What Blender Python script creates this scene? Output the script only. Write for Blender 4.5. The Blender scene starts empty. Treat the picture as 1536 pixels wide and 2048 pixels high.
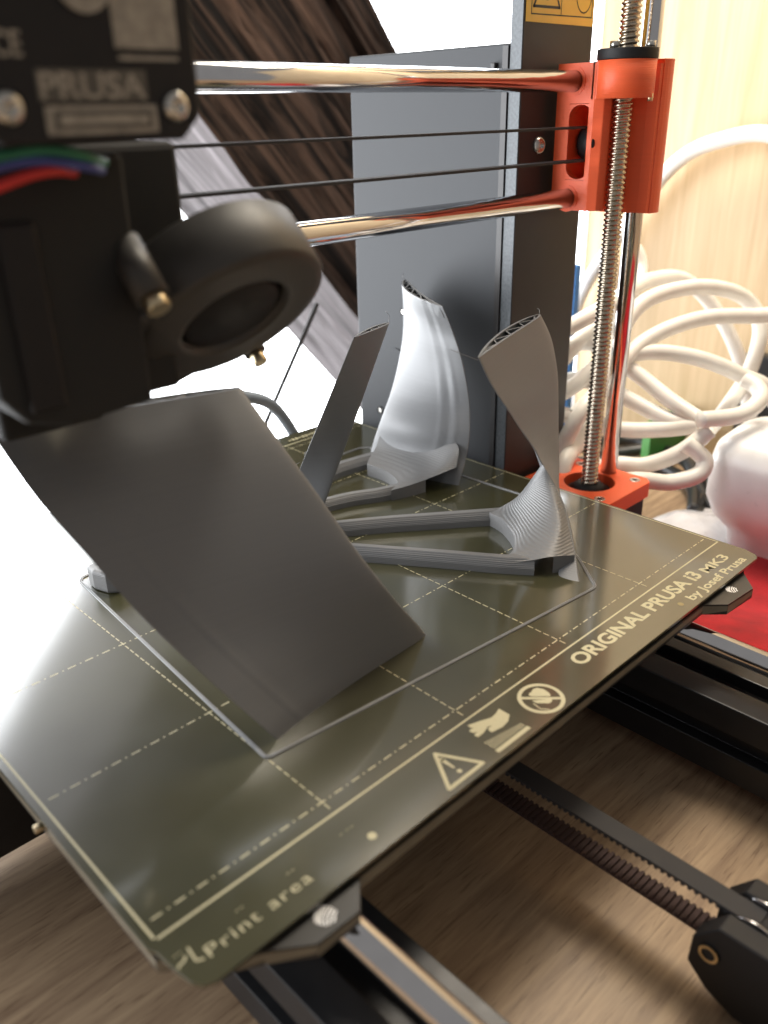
import bpy, bmesh, math, random
from mathutils import Vector, Matrix, noise
S = 0.001                      # everything below is given in millimetres
random.seed(4)
scene = bpy.context.scene

# ------------------------------------------------------------------ camera
cam_data = bpy.data.cameras.new('camera')
cam = bpy.data.objects.new('camera', cam_data)
scene.collection.objects.link(cam)
X = Vector((0.71609691, -0.69769514, -0.02065687))
Yd = Vector((-0.31092088, -0.29234588, -0.90435728))
F = Vector((0.62492673, 0.65403011, -0.42627597))
m = Matrix((X, -Yd, -F)).transposed().to_4x4()
m.translation = Vector((-48.44, -122.81, 155.22)) * S
cam.matrix_world = m
cam_data.sensor_fit = 'HORIZONTAL'
cam_data.sensor_width = 36.0
cam_data.lens = 1694.19 / 1536 * 36
cam_data.clip_start = 0.005
cam_data.clip_end = 20.0
cam_data.dof.use_dof = True
cam_data.dof.focus_distance = 0.320
cam_data.dof.aperture_fstop = 13.0
scene.camera = cam

# ------------------------------------------------------------------ light
world = bpy.data.worlds.new('World'); scene.world = world
world.use_nodes = True
bg = world.node_tree.nodes['Background']
bg.inputs[0].default_value = (1.0, 0.96, 0.925, 1)
bg.inputs[1].default_value = 0.255
scene.view_settings.view_transform = 'Standard'
scene.view_settings.look = 'None'
scene.view_settings.exposure = 0.0
scene.view_settings.gamma = 1.0
scene.view_settings.use_curve_mapping = False

def area(name, loc, target, size, watts, color):
    d = bpy.data.lights.new(name, 'AREA'); d.shape = 'SQUARE'; d.size = size * S
    d.energy = watts; d.color = color
    o = bpy.data.objects.new(name, d); scene.collection.objects.link(o)
    o.location = Vector(loc) * S
    o.rotation_euler = (Vector(target) - Vector(loc)).to_track_quat('-Z', 'Y').to_euler()
    return o
# room lamp over the right side of the desk
area('room_lamp', (385, 170, 560), (450, 110, -40), 220, 4.6, (1.0, 0.90, 0.75))
# roof window high on the left
area('roof_window_light', (-350, 420, 700), (150, 120, 0), 420, 0.4, (0.86, 0.93, 1.0))

# ------------------------------------------------------------------ materials
def nodes_of(name):
    mt = bpy.data.materials.new(name); mt.use_nodes = True
    nt = mt.node_tree; b = nt.nodes['Principled BSDF']
    return mt, nt, b
def mm_coords(nt, scale=(1, 1, 1)):
    tc = nt.nodes.new('ShaderNodeTexCoord'); mp = nt.nodes.new('ShaderNodeMapping')
    mp.inputs['Scale'].default_value = [s * 1000 for s in scale]
    nt.links.new(tc.outputs['Object'], mp.inputs[0]); return mp.outputs[0]
def mat(name, col, rough=0.5, metal=0.0, coat=0.0, spec=0.5, var=0.12, nscale=0.15, bump=0.0, bscale=3.0,
        stretch=(1, 1, 1), rvar=0.08, coatr=0.1, sheen=0.0, aniso=0.0):
    mt, nt, b = nodes_of(name)
    v = mm_coords(nt, stretch)
    n = nt.nodes.new('ShaderNodeTexNoise'); n.inputs['Scale'].default_value = nscale; n.inputs['Detail'].default_value = 5
    nt.links.new(v, n.inputs['Vector'])
    cr = nt.nodes.new('ShaderNodeValToRGB')
    cr.color_ramp.elements[0].position = 0.3; cr.color_ramp.elements[1].position = 0.7
    cr.color_ramp.elements[0].color = [c * (1 - var) for c in col] + [1]
    cr.color_ramp.elements[1].color = [min(1, c * (1 + var)) for c in col] + [1]
    nt.links.new(n.outputs[0], cr.inputs[0]); nt.links.new(cr.outputs[0], b.inputs['Base Color'])
    mr = nt.nodes.new('ShaderNodeMapRange')
    mr.inputs[3].default_value = max(0.02, rough - rvar); mr.inputs[4].default_value = min(1, rough + rvar)
    nt.links.new(n.outputs[0], mr.inputs[0]); nt.links.new(mr.outputs[0], b.inputs['Roughness'])
    b.inputs['Metallic'].default_value = metal
    b.inputs['Specular IOR Level'].default_value = spec
    b.inputs['Coat Weight'].default_value = coat; b.inputs['Coat Roughness'].default_value = coatr
    b.inputs['Sheen Weight'].default_value = sheen
    if bump:
        n2 = nt.nodes.new('ShaderNodeTexNoise'); n2.inputs['Scale'].default_value = bscale; n2.inputs['Detail'].default_value = 3
        nt.links.new(v, n2.inputs['Vector'])
        bp = nt.nodes.new('ShaderNodeBump'); bp.inputs['Strength'].default_value = 1.0; bp.inputs['Distance'].default_value = bump * S
        nt.links.new(n2.outputs[0], bp.inputs['Height']); nt.links.new(bp.outputs[0], b.inputs['Normal'])
    return mt
def pla(name, col, rough, period, depth, metal=0.0, sheen=0.0):
    """printed plastic: horizontal layer lines as fine relief"""
    mt, nt, b = nodes_of(name)
    v = mm_coords(nt)
    sep = nt.nodes.new('ShaderNodeSeparateXYZ'); nt.links.new(v, sep.inputs[0])
    n = nt.nodes.new('ShaderNodeTexNoise'); n.inputs['Scale'].default_value = 0.12; n.inputs['Detail'].default_value = 3
    nt.links.new(v, n.inputs['Vector'])
    a = nt.nodes.new('ShaderNodeMath'); a.operation = 'MULTIPLY_ADD'
    nt.links.new(n.outputs[0], a.inputs[0]); a.inputs[1].default_value = period * 0.6
    nt.links.new(sep.outputs[2], a.inputs[2])
    mlt = nt.nodes.new('ShaderNodeMath'); mlt.operation = 'MULTIPLY'; mlt.inputs[1].default_value = 2 * math.pi / period
    nt.links.new(a.outputs[0], mlt.inputs[0])
    sn = nt.nodes.new('ShaderNodeMath'); sn.operation = 'SINE'; nt.links.new(mlt.outputs[0], sn.inputs[0])
    bp = nt.nodes.new('ShaderNodeBump'); bp.inputs['Distance'].default_value = depth * S
    nt.links.new(sn.outputs[0], bp.inputs['Height']); nt.links.new(bp.outputs[0], b.inputs['Normal'])
    # slow change from layer to layer
    cmb = nt.nodes.new('ShaderNodeCombineXYZ'); nt.links.new(sep.outputs[2], cmb.inputs[2])
    n3 = nt.nodes.new('ShaderNodeTexNoise'); n3.inputs['Scale'].default_value = 0.9; n3.inputs['Detail'].default_value = 4
    nt.links.new(cmb.outputs[0], n3.inputs['Vector'])
    cr = nt.nodes.new('ShaderNodeValToRGB')
    cr.color_ramp.elements[0].position = 0.3; cr.color_ramp.elements[1].position = 0.7
    cr.color_ramp.elements[0].color = [c * 0.97 for c in col] + [1]; cr.color_ramp.elements[1].color = [min(1, c * 1.02) for c in col] + [1]
    nt.links.new(n3.outputs[0], cr.inputs[0]); nt.links.new(cr.outputs[0], b.inputs['Base Color'])
    b.inputs['Roughness'].default_value = rough; b.inputs['Metallic'].default_value = metal
    b.inputs['Sheen Weight'].default_value = sheen
    return mt
def wood(name, c_dark, c_light, stretch, fine, rough=0.55, bump=0.05, pores=True, spec=0.4, ramp=(0.30, 0.68)):
    mt, nt, b = nodes_of(name)
    v = mm_coords(nt, stretch)
    n = nt.nodes.new('ShaderNodeTexNoise'); n.inputs['Scale'].default_value = fine; n.inputs['Detail'].default_value = 8
    n.inputs['Roughness'].default_value = 0.62; n.inputs['Distortion'].default_value = 0.6
    nt.links.new(v, n.inputs['Vector'])
    cr = nt.nodes.new('ShaderNodeValToRGB'); e = cr.color_ramp.elements
    e[0].position = ramp[0]; e[1].position = ramp[1]
    e[0].color = (*c_dark, 1); e[1].color = (*c_light, 1)
    nt.links.new(n.outputs[0], cr.inputs[0])
    out = cr.outputs[0]
    if pores:
        n2 = nt.nodes.new('ShaderNodeTexNoise'); n2.inputs['Scale'].default_value = fine * 5; n2.inputs['Detail'].default_value = 4
        nt.links.new(v, n2.inputs['Vector'])
        c2 = nt.nodes.new('ShaderNodeValToRGB'); c2.color_ramp.elements[0].position = 0.30; c2.color_ramp.elements[1].position = 0.42
        c2.color_ramp.elements[0].color = (0.55, 0.5, 0.47, 1); c2.color_ramp.elements[1].color = (1, 1, 1, 1)
        nt.links.new(n2.outputs[0], c2.inputs[0])
        mx = nt.nodes.new('ShaderNodeMix'); mx.data_type = 'RGBA'; mx.blend_type = 'MULTIPLY'; mx.inputs[0].default_value = 0.8
        nt.links.new(out, mx.inputs[6]); nt.links.new(c2.outputs[0], mx.inputs[7]); out = mx.outputs[2]
    nt.links.new(out, b.inputs['Base Color'])
    b.inputs['Roughness'].default_value = rough; b.inputs['Specular IOR Level'].default_value = spec
    bp = nt.nodes.new('ShaderNodeBump'); bp.inputs['Distance'].default_value = bump * S
    nt.links.new(n.outputs[0], bp.inputs['Height']); nt.links.new(bp.outputs[0], b.inputs['Normal'])
    return mt
def emis(name, col, strength):
    mt = bpy.data.materials.new(name); mt.use_nodes = True; nt = mt.node_tree
    nt.nodes.remove(nt.nodes['Principled BSDF'])
    e = nt.nodes.new('ShaderNodeEmission'); e.inputs[0].default_value = (*col, 1); e.inputs[1].default_value = strength
    nt.links.new(e.outputs[0], nt.nodes['Material Output'].inputs[0]); return mt

M = {}
M['sheet'] = mat('powder_coated_steel', (0.042, 0.040, 0.016), 0.34, coat=1.0, coatr=0.115, spec=0.3, var=0.07, nscale=0.05, rvar=0.09)
M['sheet'].node_tree.nodes['Principled BSDF'].inputs['Coat IOR'].default_value = 1.85
M['sheet_edge'] = mat('sheet_edge', (0.25, 0.22, 0.12), 0.4, metal=0.6)
M['print'] = mat('cream_print', (0.52, 0.47, 0.29), 0.5, var=0.06, nscale=1.5)
M['pcb'] = mat('heatbed_black', (0.018, 0.017, 0.016), 0.42, coat=0.2, bump=0.01)
M['pcb_edge'] = mat('heatbed_edge', (0.20, 0.17, 0.12), 0.55)
M['black'] = mat('black_plastic', (0.016, 0.015, 0.016), 0.55, spec=0.3, bump=0.02, bscale=1.5)
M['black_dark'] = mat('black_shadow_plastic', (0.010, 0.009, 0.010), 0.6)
M['print_black'] = pla('printed_black_plastic', (0.014, 0.014, 0.014), 0.75, 0.5, 0.03)
M['fan_black'] = mat('fan_plastic', (0.050, 0.046, 0.042), 0.5, var=0.1, bump=0.02, bscale=2)
M['alu_black'] = mat('black_anodised', (0.020, 0.020, 0.022), 0.38, metal=0.2, bump=0.01, bscale=2)
M['frame'] = mat('black_powder_frame', (0.024, 0.021, 0.021), 0.45, bump=0.02, bscale=2.5, var=0.15)
M['frame_edge'] = mat('frame_edge_paint', (0.09, 0.10, 0.11), 0.5, bump=0.06, bscale=1.2, var=0.3, nscale=0.8)
M['psu'] = mat('grey_metal_case', (0.050, 0.052, 0.056), 0.55, metal=0.0, spec=0.22, bump=0.015, bscale=1.0, var=0.10, nscale=0.02)
M['chrome'] = mat('polished_steel', (0.72, 0.72, 0.74), 0.11, metal=1.0, var=0.03, rvar=0.03)
M['screw'] = mat('zinc_screw', (0.62, 0.60, 0.56), 0.28, metal=1.0)
M['brass'] = mat('yellow_zinc_screw', (0.70, 0.58, 0.38), 0.32, metal=1.0)
M['leadscrew'] = mat('trapezoid_screw_steel', (0.55, 0.47, 0.37), 0.27, metal=1.0, nscale=0.4, var=0.25)
M['orange'] = pla('orange_printed_plastic', (0.98, 0.145, 0.048), 0.42, 0.6, 0.02)
M['silver'] = pla('silver_printed_plastic', (0.185, 0.187, 0.192), 0.42, 0.45, 0.012, metal=0.12)
M['silver_base'] = pla('silver_printed_plastic_layers', (0.175, 0.173, 0.172), 0.44, 0.62, 0.04, metal=0.12)
M['skirt'] = mat('silver_filament', (0.20, 0.20, 0.20), 0.35)
M['belt'] = mat('belt_rubber', (0.030, 0.028, 0.030), 0.7, bump=0.02, bscale=3)
M['belt_teeth'] = mat('belt_tooth_fabric', (0.055, 0.030, 0.028), 0.8)
M['sticker'] = mat('yellow_sticker', (0.80, 0.52, 0.08), 0.4, var=0.04)
M['ink'] = mat('black_ink', (0.03, 0.03, 0.03), 0.5)
M['white_ink'] = mat('white_ink', (0.9, 0.9, 0.9), 0.5)
M['label'] = mat('grey_label', (0.34, 0.31, 0.26), 0.5, var=0.25, nscale=0.5)
M['label_ink'] = mat('label_dark', (0.10, 0.09, 0.075), 0.5)
M['cable_white'] = mat('white_cable', (0.87, 0.84, 0.78), 0.4, var=0.04)
M['cable_grey'] = mat('grey_cable', (0.22, 0.24, 0.26), 0.5)
M['cable_black'] = mat('black_cable', (0.02, 0.02, 0.022), 0.35)
M['white_plastic'] = mat('white_gloss_plastic', (0.86, 0.85, 0.84), 0.3, var=0.02)
M['red'] = mat('red_felt', (0.45, 0.010, 0.015), 0.9, bump=0.25, bscale=1.5, sheen=0.1, var=0.3, nscale=0.06)
M['bag'] = mat('clear_bag', (0.85, 0.84, 0.86), 0.15, var=0.05, spec=0.8)
M['green'] = mat('green_plastic', (0.05, 0.22, 0.04), 0.5)
M['blue'] = mat('blue_plastic', (0.04, 0.16, 0.42), 0.5)
M['wire_green'] = mat('green_wire', (0.03, 0.20, 0.11), 0.4)
M['wire_blue'] = mat('blue_wire', (0.06, 0.08, 0.30), 0.4)
M['wire_red'] = mat('red_wire', (0.62, 0.035, 0.03), 0.4)
M['table'] = wood('oak_laminate', (0.29, 0.19, 0.118), (0.53, 0.375, 0.235), (0.045, 0.6, 1), 0.42, rough=0.42, bump=0.06)
M['panel'] = wood('beech_laminate', (0.53, 0.38, 0.21), (0.70, 0.53, 0.33), (1, 0.30, 0.018), 0.42, rough=0.5, bump=0.02, pores=False)
M['beam'] = wood('old_dark_timber', (0.004, 0.003, 0.003), (0.095, 0.060, 0.046), (0.010, 0.22, 0.22), 0.42, rough=0.85, bump=3.0, pores=True, spec=0.2, ramp=(0.40, 0.66))
M['beam_pale'] = wood('window_lit_weathered_timber', (0.03, 0.026, 0.026), (0.235, 0.21, 0.215), (0.010, 0.16, 0.16), 0.5, rough=0.9, bump=1.0, pores=True, spec=0.2)  # weathered wood with the window's light put into its pale colour
M['sky'] = emis('bright_overcast_sky', (0.94, 0.97, 1.0), 9.0)

# ------------------------------------------------------------------ mesh helpers
class MB:
    def __init__(self): self.v = []; self.f = []; self.smooth = []
    def add(self, vs, fs, smooth=False):
        o = len(self.v); self.v += [tuple(p) for p in vs]
        for f in fs: self.f.append([i + o for i in f]); self.smooth.append(smooth)
        return self
    def box(self, x0, x1, y0, y1, z0, z1):
        vs = [(x, y, z) for z in (z0, z1) for y in (y0, y1) for x in (x0, x1)]
        return self.add(vs, [(0, 2, 3, 1), (4, 5, 7, 6), (0, 1, 5, 4), (2, 6, 7, 3), (0, 4, 6, 2), (1, 3, 7, 5)])
    def prism(self, poly, a0, a1, axis=2, holes=None):
        n = len(poly)
        def P(u, v, a):
            return {2: (u, v, a), 1: (u, a, v), 0: (a, u, v)}[axis]
        area2 = sum(poly[i][0] * poly[(i + 1) % n][1] - poly[(i + 1) % n][0] * poly[i][1] for i in range(n))
        vs = [P(u, v, a0) for u, v in poly] + [P(u, v, a1) for u, v in poly]
        fs = [list(range(n))[::-1], list(range(n, 2 * n))] + [(i, (i + 1) % n, (i + 1) % n + n, i + n) for i in range(n)]
        if (area2 < 0) != (axis == 1): fs = [list(f)[::-1] for f in fs]
        return self.add(vs, fs)
    def ring_prism(self, outer, inner, z0, z1, axis=2, smooth=False):
        """outer and inner loops with the same number of points"""
        n = len(outer)
        def P(u, v, a): return {2: (u, v, a), 1: (u, a, v), 0: (a, u, v)}[axis]
        vs = [P(*p, z) for z in (z0, z1) for L in (outer, inner) for p in L]
        fs = []
        for i in range(n):
            j = (i + 1) % n
            fs += [(i, j, 2 * n + j, 2 * n + i), (n + j, n + i, 3 * n + i, 3 * n + j), (j, i, n + i, n + j), (2 * n + i, 2 * n + j, 3 * n + j, 3 * n + i)]
        return self.add(vs, fs, smooth)
    def cyl(self, p0, p1, r, seg=24, r2=None, caps=True, smooth=True):
        p0, p1 = Vector(p0), Vector(p1); r2 = r if r2 is None else r2
        a = (p1 - p0).normalized(); u = a.orthogonal().normalized(); w = a.cross(u)
        vs = []
        for p, rr in ((p0, r), (p1, r2)):
            for i in range(seg):
                t = 2 * math.pi * i / seg; vs.append(p + (u * math.cos(t) + w * math.sin(t)) * rr)
        o = len(self.v)
        self.add(vs, [(i, (i + 1) % seg, (i + 1) % seg + seg, i + seg) for i in range(seg)], smooth)
        if caps: self.add([], []); self.f += [[o + i for i in range(seg)][::-1], [o + seg + i for i in range(seg)]]; self.smooth += [False, False]
        return self
    def tube(self, pts, r, seg=14, closed=False, smooth=True):
        pts = [Vector(p) for p in pts]; n = len(pts); vs = []
        up = Vector((0.13, 0.21, 0.97)).normalized(); prev = None
        for i, p in enumerate(pts):
            t = ((pts[(i + 1) % n] if closed or i < n - 1 else p) - (pts[i - 1] if closed or i > 0 else p)).normalized()
            if prev is None: u = t.cross(up).normalized()
            else: u = (prev - t * prev.dot(t)).normalized()
            prev = u; w = t.cross(u); rr = r[i] if isinstance(r, (list, tuple)) else r
            vs += [p + (u * math.cos(2 * math.pi * k / seg) + w * math.sin(2 * math.pi * k / seg)) * rr for k in range(seg)]
        fs = []
        for i in range(n if closed else n - 1):
            for k in range(seg):
                a = i * seg + k; b = i * seg + (k + 1) % seg; c = ((i + 1) % n) * seg + (k + 1) % seg; d = ((i + 1) % n) * seg + k
                fs.append((a, b, c, d))
        if not closed: fs += [list(range(seg))[::-1], [(n - 1) * seg + k for k in range(seg)]]
        return self.add(vs, fs, smooth)
    def grid(self, rows, smooth=True, flip=False):
        R = len(rows); Cn = len(rows[0]); vs = [p for r in rows for p in r]
        fs = [(i * Cn + j, i * Cn + j + 1, (i + 1) * Cn + j + 1, (i + 1) * Cn + j) for i in range(R - 1) for j in range(Cn - 1)]
        if flip: fs = [f[::-1] for f in fs]
        return self.add(vs, fs, smooth)
    def build(self, name, material, parent=None, bevel=0, origin=None, fixn=True):
        me = bpy.data.meshes.new(name)
        o3 = Vector(origin) if origin else Vector((0, 0, 0))
        me.from_pydata([(Vector(v) - o3) * S for v in self.v], [], self.f)
        me.update()
        for p, s in zip(me.polygons, self.smooth): p.use_smooth = s
        if fixn:
            bm = bmesh.new(); bm.from_mesh(me); bmesh.ops.recalc_face_normals(bm, faces=bm.faces); bm.to_mesh(me); bm.free()
        me.materials.append(material)
        o = bpy.data.objects.new(name, me); scene.collection.objects.link(o)
        o.location = o3 * S
        if parent:
            bpy.context.view_layer.update()
            o.parent = parent
            o.matrix_parent_inverse = parent_world(parent).inverted()
        if bevel:
            md = o.modifiers.new('bevel', 'BEVEL'); md.width = bevel * S; md.segments = 2; md.limit_method = 'ANGLE'; md.angle_limit = math.radians(40)
        return o
def parent_world(o): return o.matrix_world.copy()
def tag(o, label=None, cat=None, group=None, kind=None):
    if label: o['label'] = label
    if cat: o['category'] = cat
    if group: o['group'] = group
    if kind: o['kind'] = kind
    return o
def empty(name, loc, label, cat, group=None):
    o = bpy.data.objects.new(name, None); scene.collection.objects.link(o)
    o.location = Vector(loc) * S; o.empty_display_size = 0.01
    bpy.context.view_layer.update()
    return tag(o, label, cat, group)
def circle(cx, cy, r, n=32, a0=0, ry=None):
    ry = ry or r
    return [(cx + r * math.cos(a0 + 2 * math.pi * i / n), cy + ry * math.sin(a0 + 2 * math.pi * i / n)) for i in range(n)]
def catmull(pts, sub=8):
    pts = [Vector(p) for p in pts]; out = []
    P = [pts[0] * 2 - pts[1]] + pts + [pts[-1] * 2 - pts[-2]]
    for i in range(1, len(P) - 2):
        for k in range(sub):
            t = k / sub; a, b, c, d = P[i - 1], P[i], P[i + 1], P[i + 2]
            out.append(0.5 * ((2 * b) + (c - a) * t + (2 * a - 5 * b + 4 * c - d) * t * t + (3 * b - a - 3 * c + d) * t ** 3))
    out.append(pts[-1]); return out

def text_mesh(name, string, x0, x1, base, cap, z, material, parent, bold=0.0, axis='xy', yplane=0, spacing=1.0):
    """lettering fitted between x0..x1 with capitals of height cap; flat print of hair thickness"""
    cu = bpy.data.curves.new(name, 'FONT'); cu.body = string; cu.size = 1; cu.offset = bold; cu.extrude = 0.0; cu.space_character = spacing
    cu.resolution_u = 4
    to = bpy.data.objects.new(name, cu); scene.collection.objects.link(to)
    bpy.context.view_layer.update()
    me = bpy.data.meshes.new_from_object(to.evaluated_get(bpy.context.evaluated_depsgraph_get()))
    bpy.data.objects.remove(to)
    xs = [v.co.x for v in me.vertices]; a, b = min(xs), max(xs); ch = 0.70
    for v in me.vertices:
        u = x0 + (v.co.x - a) / (b - a) * (x1 - x0); w = base + v.co.y / ch * cap
        v.co = Vector((u, w, z)) * S if axis == 'xy' else Vector((u, yplane, w)) * S
    me.materials.clear(); me.materials.append(material)
    o = bpy.data.objects.new(name, me); scene.collection.objects.link(o)
    if parent:
        o.parent = parent; o.matrix_parent_inverse = parent_world(parent).inverted()
    return o

# ------------------------------------------------------------------ setting: sky, desk, panel, beams
sky = MB()
R0 = [(-1500, 500), (-1300, 900), (-700, 1150), (100, 1200), (1100, 1150), (1900, 900)]
sky.grid([[(x, y, z) for x, y in R0] for z in (-700, -300, 100, 450, 860)])
tag(sky.build('sky', M['sky'], fixn=False), kind='structure')

desk = MB()
desk.prism([(-500, -500), (488, -500), (488, 262), (330, 262), (-500, 262)], -96, -66)
tag(desk.build('desk_top', M['table'], bevel=1.5), kind='structure')

panel = empty('cabinet_panel', (499, 80, -66), 'tall pale wood-grain panel at the right, behind the tangle of white cables', 'panel')
MB().box(490, 508, -420, 226, -66, 560).build('board', M['panel'], panel, bevel=0.6)
MB().box(489.2, 508.8, 226, 227.5, -66, 560).build('edge_band', M['white_plastic'], panel)

def beam(name, sx0, sx1, y0, y1, label, pale):
    """a sloping timber; s is measured across it, t along it"""
    d = Vector((0.66, 0, -0.751)).normalized(); nrm = Vector((0.751, 0, 0.66)).normalized()
    o = empty(name, tuple(nrm * sx0 + d * 900 + Vector((0, y0, 0))), label, 'beam', 'timbers sloping past the window')
    rot = Matrix((d, Vector((0, 1, 0)), d.cross(Vector((0, 1, 0))))).transposed().to_4x4()
    def face(fn, nm, mtl):
        rows = []
        T = [-560 + 12 * i for i in range(120)]
        for k in range(25):
            rows.append([fn(t, k / 24) for t in T])
        mb = MB(); mb.grid(rows)
        me = mb.build(nm, mtl, None, fixn=False)
        # local x runs along the timber so that the grain follows it
        inv = rot.to_3x3().transposed()
        for v in me.data.vertices: v.co = inv @ v.co
        me.matrix_world = rot
        bpy.context.view_layer.update()
        me.parent = o; me.matrix_parent_inverse = parent_world(o).inverted(); me.matrix_world = rot
        return me
    def crack(t, q, seed):
        p = Vector((t * 0.006, q * 0.11, seed))
        a = noise.noise(p) * 3.2
        b = abs(noise.noise(Vector((t * 0.004, q * 0.17, seed + 7))))
        return a - max(0, 0.10 - b) * 55
    def front(t, w):
        s = sx0 + (sx1 - sx0) * w; p = nrm * s + d * t
        edge = 2.5 * noise.noise(Vector((t * 0.01, seedv, w * 3)))
        return Vector((p.x, y0 - crack(t, s, seedv) - 2, p.z)) + nrm * edge * (1 if w in (0, 1) else 0.3)
    def under(t, w):
        y = y0 + (y1 - y0) * w; p = nrm * (sx0 + crack(t, y, seedv + 3) * 0.5) + d * t
        if w == 0: return front(t, 0)
        return Vector((p.x, y, p.z))
    def upper(t, w):
        y = y0 + (y1 - y0) * w; p = nrm * (sx1 + crack(t, y, seedv + 5) * 0.4) + d * t
        if w == 0: return front(t, 1)
        return Vector((p.x, y, p.z))
    seedv = sx0 * 0.013
    face(front, 'front_face', M['beam'])
    face(under, 'under_face', M['beam_pale'] if pale else M['beam'])
    face(upper, 'upper_face', M['beam'])
    return o
beam('roof_timber', 345, 446, 450, 600, 'broad dark brown timber sloping down behind the printer, with a weathered underside coloured pale for the window light on it', True)
beam('roof_timber', 453, 500, 462, 560, 'narrow dark timber board above the broad sloping one, beside the bright window', False)
beam('roof_timber', 504, 531, 455, 545, 'thin uppermost timber board that ends above the grey power supply', False)

# ------------------------------------------------------------------ printer
pr = empty('printer', (125, 60, -66), 'desktop 3D printer with black frame and orange printed corner parts', '3D printer')
# aluminium extrusions and smooth rods under the bed
def extrusion(xc):
    o = []
    w = 15; g = 4; dpt = 5
    prof = [(-w, -w), (-g, -w), (-g, -w + dpt), (g, -w + dpt), (g, -w), (w, -w), (w, -g), (w - dpt, -g), (w - dpt, g), (w, g), (w, w), (g, w), (g, w - dpt), (-g, w - dpt), (-g, w), (-w, w), (-w, g), (-w + dpt, g), (-w + dpt, -g), (-w, -g)]
    mb = MB(); mb.prism([(xc + a, -45 + b) for a, b in prof], -150, 330, axis=1)
    return mb.build('extrusion', M['alu_black'], pr, bevel=0.4)
extrusion(40); extrusion(210)
for xc in (40, 210):
    MB().cyl((xc, -150, -18), (xc, 330, -18), 4.0, 40).build('smooth_rod', M['chrome'], pr)
# feet under the extrusions
for xc in (40, 210):
    for yc in (-110, 300):
        MB().cyl((xc, yc, -66), (xc, yc, -60), 9, 20).build('foot', M['black'], pr)
# bed carriage and heated bed
MB().prism([(38, 8), (212, 8), (226, 20), (226, 190), (212, 202), (38, 202), (24, 190), (24, 20)], -13.5, -10.5).build('bed_carriage', M['black'], pr, bevel=0.4)
hb = [(-1.5, -2.2), (3.0, -5.5), (9.0, -13.0), (15.5, -16.7), (24.5, -23.2), (36.2, -23.6), (42.6, -16.7), (206, -16.7), (212, -22.8), (228.6, -24.1), (237.2, -16.7), (246, -13), (251.5, -6), (251.5, 221), (-1.5, 221)]
heat = MB().prism(hb, -6.4, -2.3).build('heated_bed', M['pcb'], pr)
edge = MB(); n = len(hb)
for i in range(n):
    (ax, ay), (bx, by) = hb[i], hb[(i + 1) % n]
    dx, dy = bx - ax, by - ay; L = math.hypot(dx, dy); nx, ny = dy / L * 0.12, -dx / L * 0.12
    edge.add([(ax + nx, ay + ny, -6.3), (bx + nx, by + ny, -4.9), (bx + nx, by + ny, -2.9), (ax + nx, ay + ny, -2.9)], [(0, 1, 2, 3)])
edge.build('bed_edge', M['pcb_edge'], heat, fixn=False)
def fingerprint(cx, cy, rx, ry, rot):
    mb = MB()
    for k in range(7):
        s = -1 + 2 * (k + 0.5) / 7; pts = []
        for i in range(15):
            t = -1 + 2 * i / 14
            u = t; v = s + 0.28 * (1 - t * t) * (1 - abs(s)) * 1.2 + 0.05 * math.sin(5 * t + k)
            if u * u + v * v > 1.0: continue
            pts.append((u, v))
        for (u0, v0), (u1, v1) in zip(pts[:-1], pts[1:]):
            hw = 0.105
            q = [(u0, v0 - hw), (u1, v1 - hw), (u1, v1 + hw), (u0, v0 + hw)]
            c, s_ = math.cos(rot), math.sin(rot)
            mb.add([(cx + (a * c * rx - b * s_ * ry), cy + (a * s_ * rx + b * c * ry), -2.24) for a, b in q], [(0, 1, 2, 3)])
    return mb.build('fingerprint_mark', M['white_ink'], heat, fixn=False)
fingerprint(30.2, -19.2, 2.9, 2.5, 0.6); fingerprint(222.5, -19.0, 2.4, 2.1, 0.6)
for p in ((-1.5, 51.4), (251, 51), (125, -14.5)):
    if p[0] < 0: MB().cyl((-1.6, p[1], -3.4), (-4.0, p[1], -3.4), 1.1, 12).build('screw', M['brass'], heat, bevel=0.2)
# y belt
def belt_run(name, x0, x1, y0, y1, z, t, teeth_dir, mtl):
    o = MB().box(x0, x1, y0, y1, min(z, z + t), max(z, z + t)).build(name, mtl, pr)
    mb = MB(); yy = y0
    while yy < y1:
        a, b = (z + t, z + t + 0.85) if teeth_dir > 0 else (z - 0.85, z)
        mb.add([(x0, yy, a), (x0, yy + 1.0, a), (x0, yy + 1.0, b), (x0, yy, b), (x1, yy, a), (x1, yy + 1.0, a), (x1, yy + 1.0, b), (x1, yy, b)],
               [(0, 1, 2, 3), (4, 7, 6, 5), (2, 1, 5, 6), (0, 3, 7, 4), (0, 4, 5, 1), (3, 2, 6, 7)])
        yy += 2.0
    q = mb.build('belt_teeth', mtl, o); q['kind'] = 'stuff'
    return o
belt_run('drive_belt', 121.5, 128.0, -79, 300, -35.2, 0.9, -1, M['belt'])
belt_run('drive_belt', 121.5, 128.0, -79, 300, -48.6, 0.9, 1, M['belt_teeth'])
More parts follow.
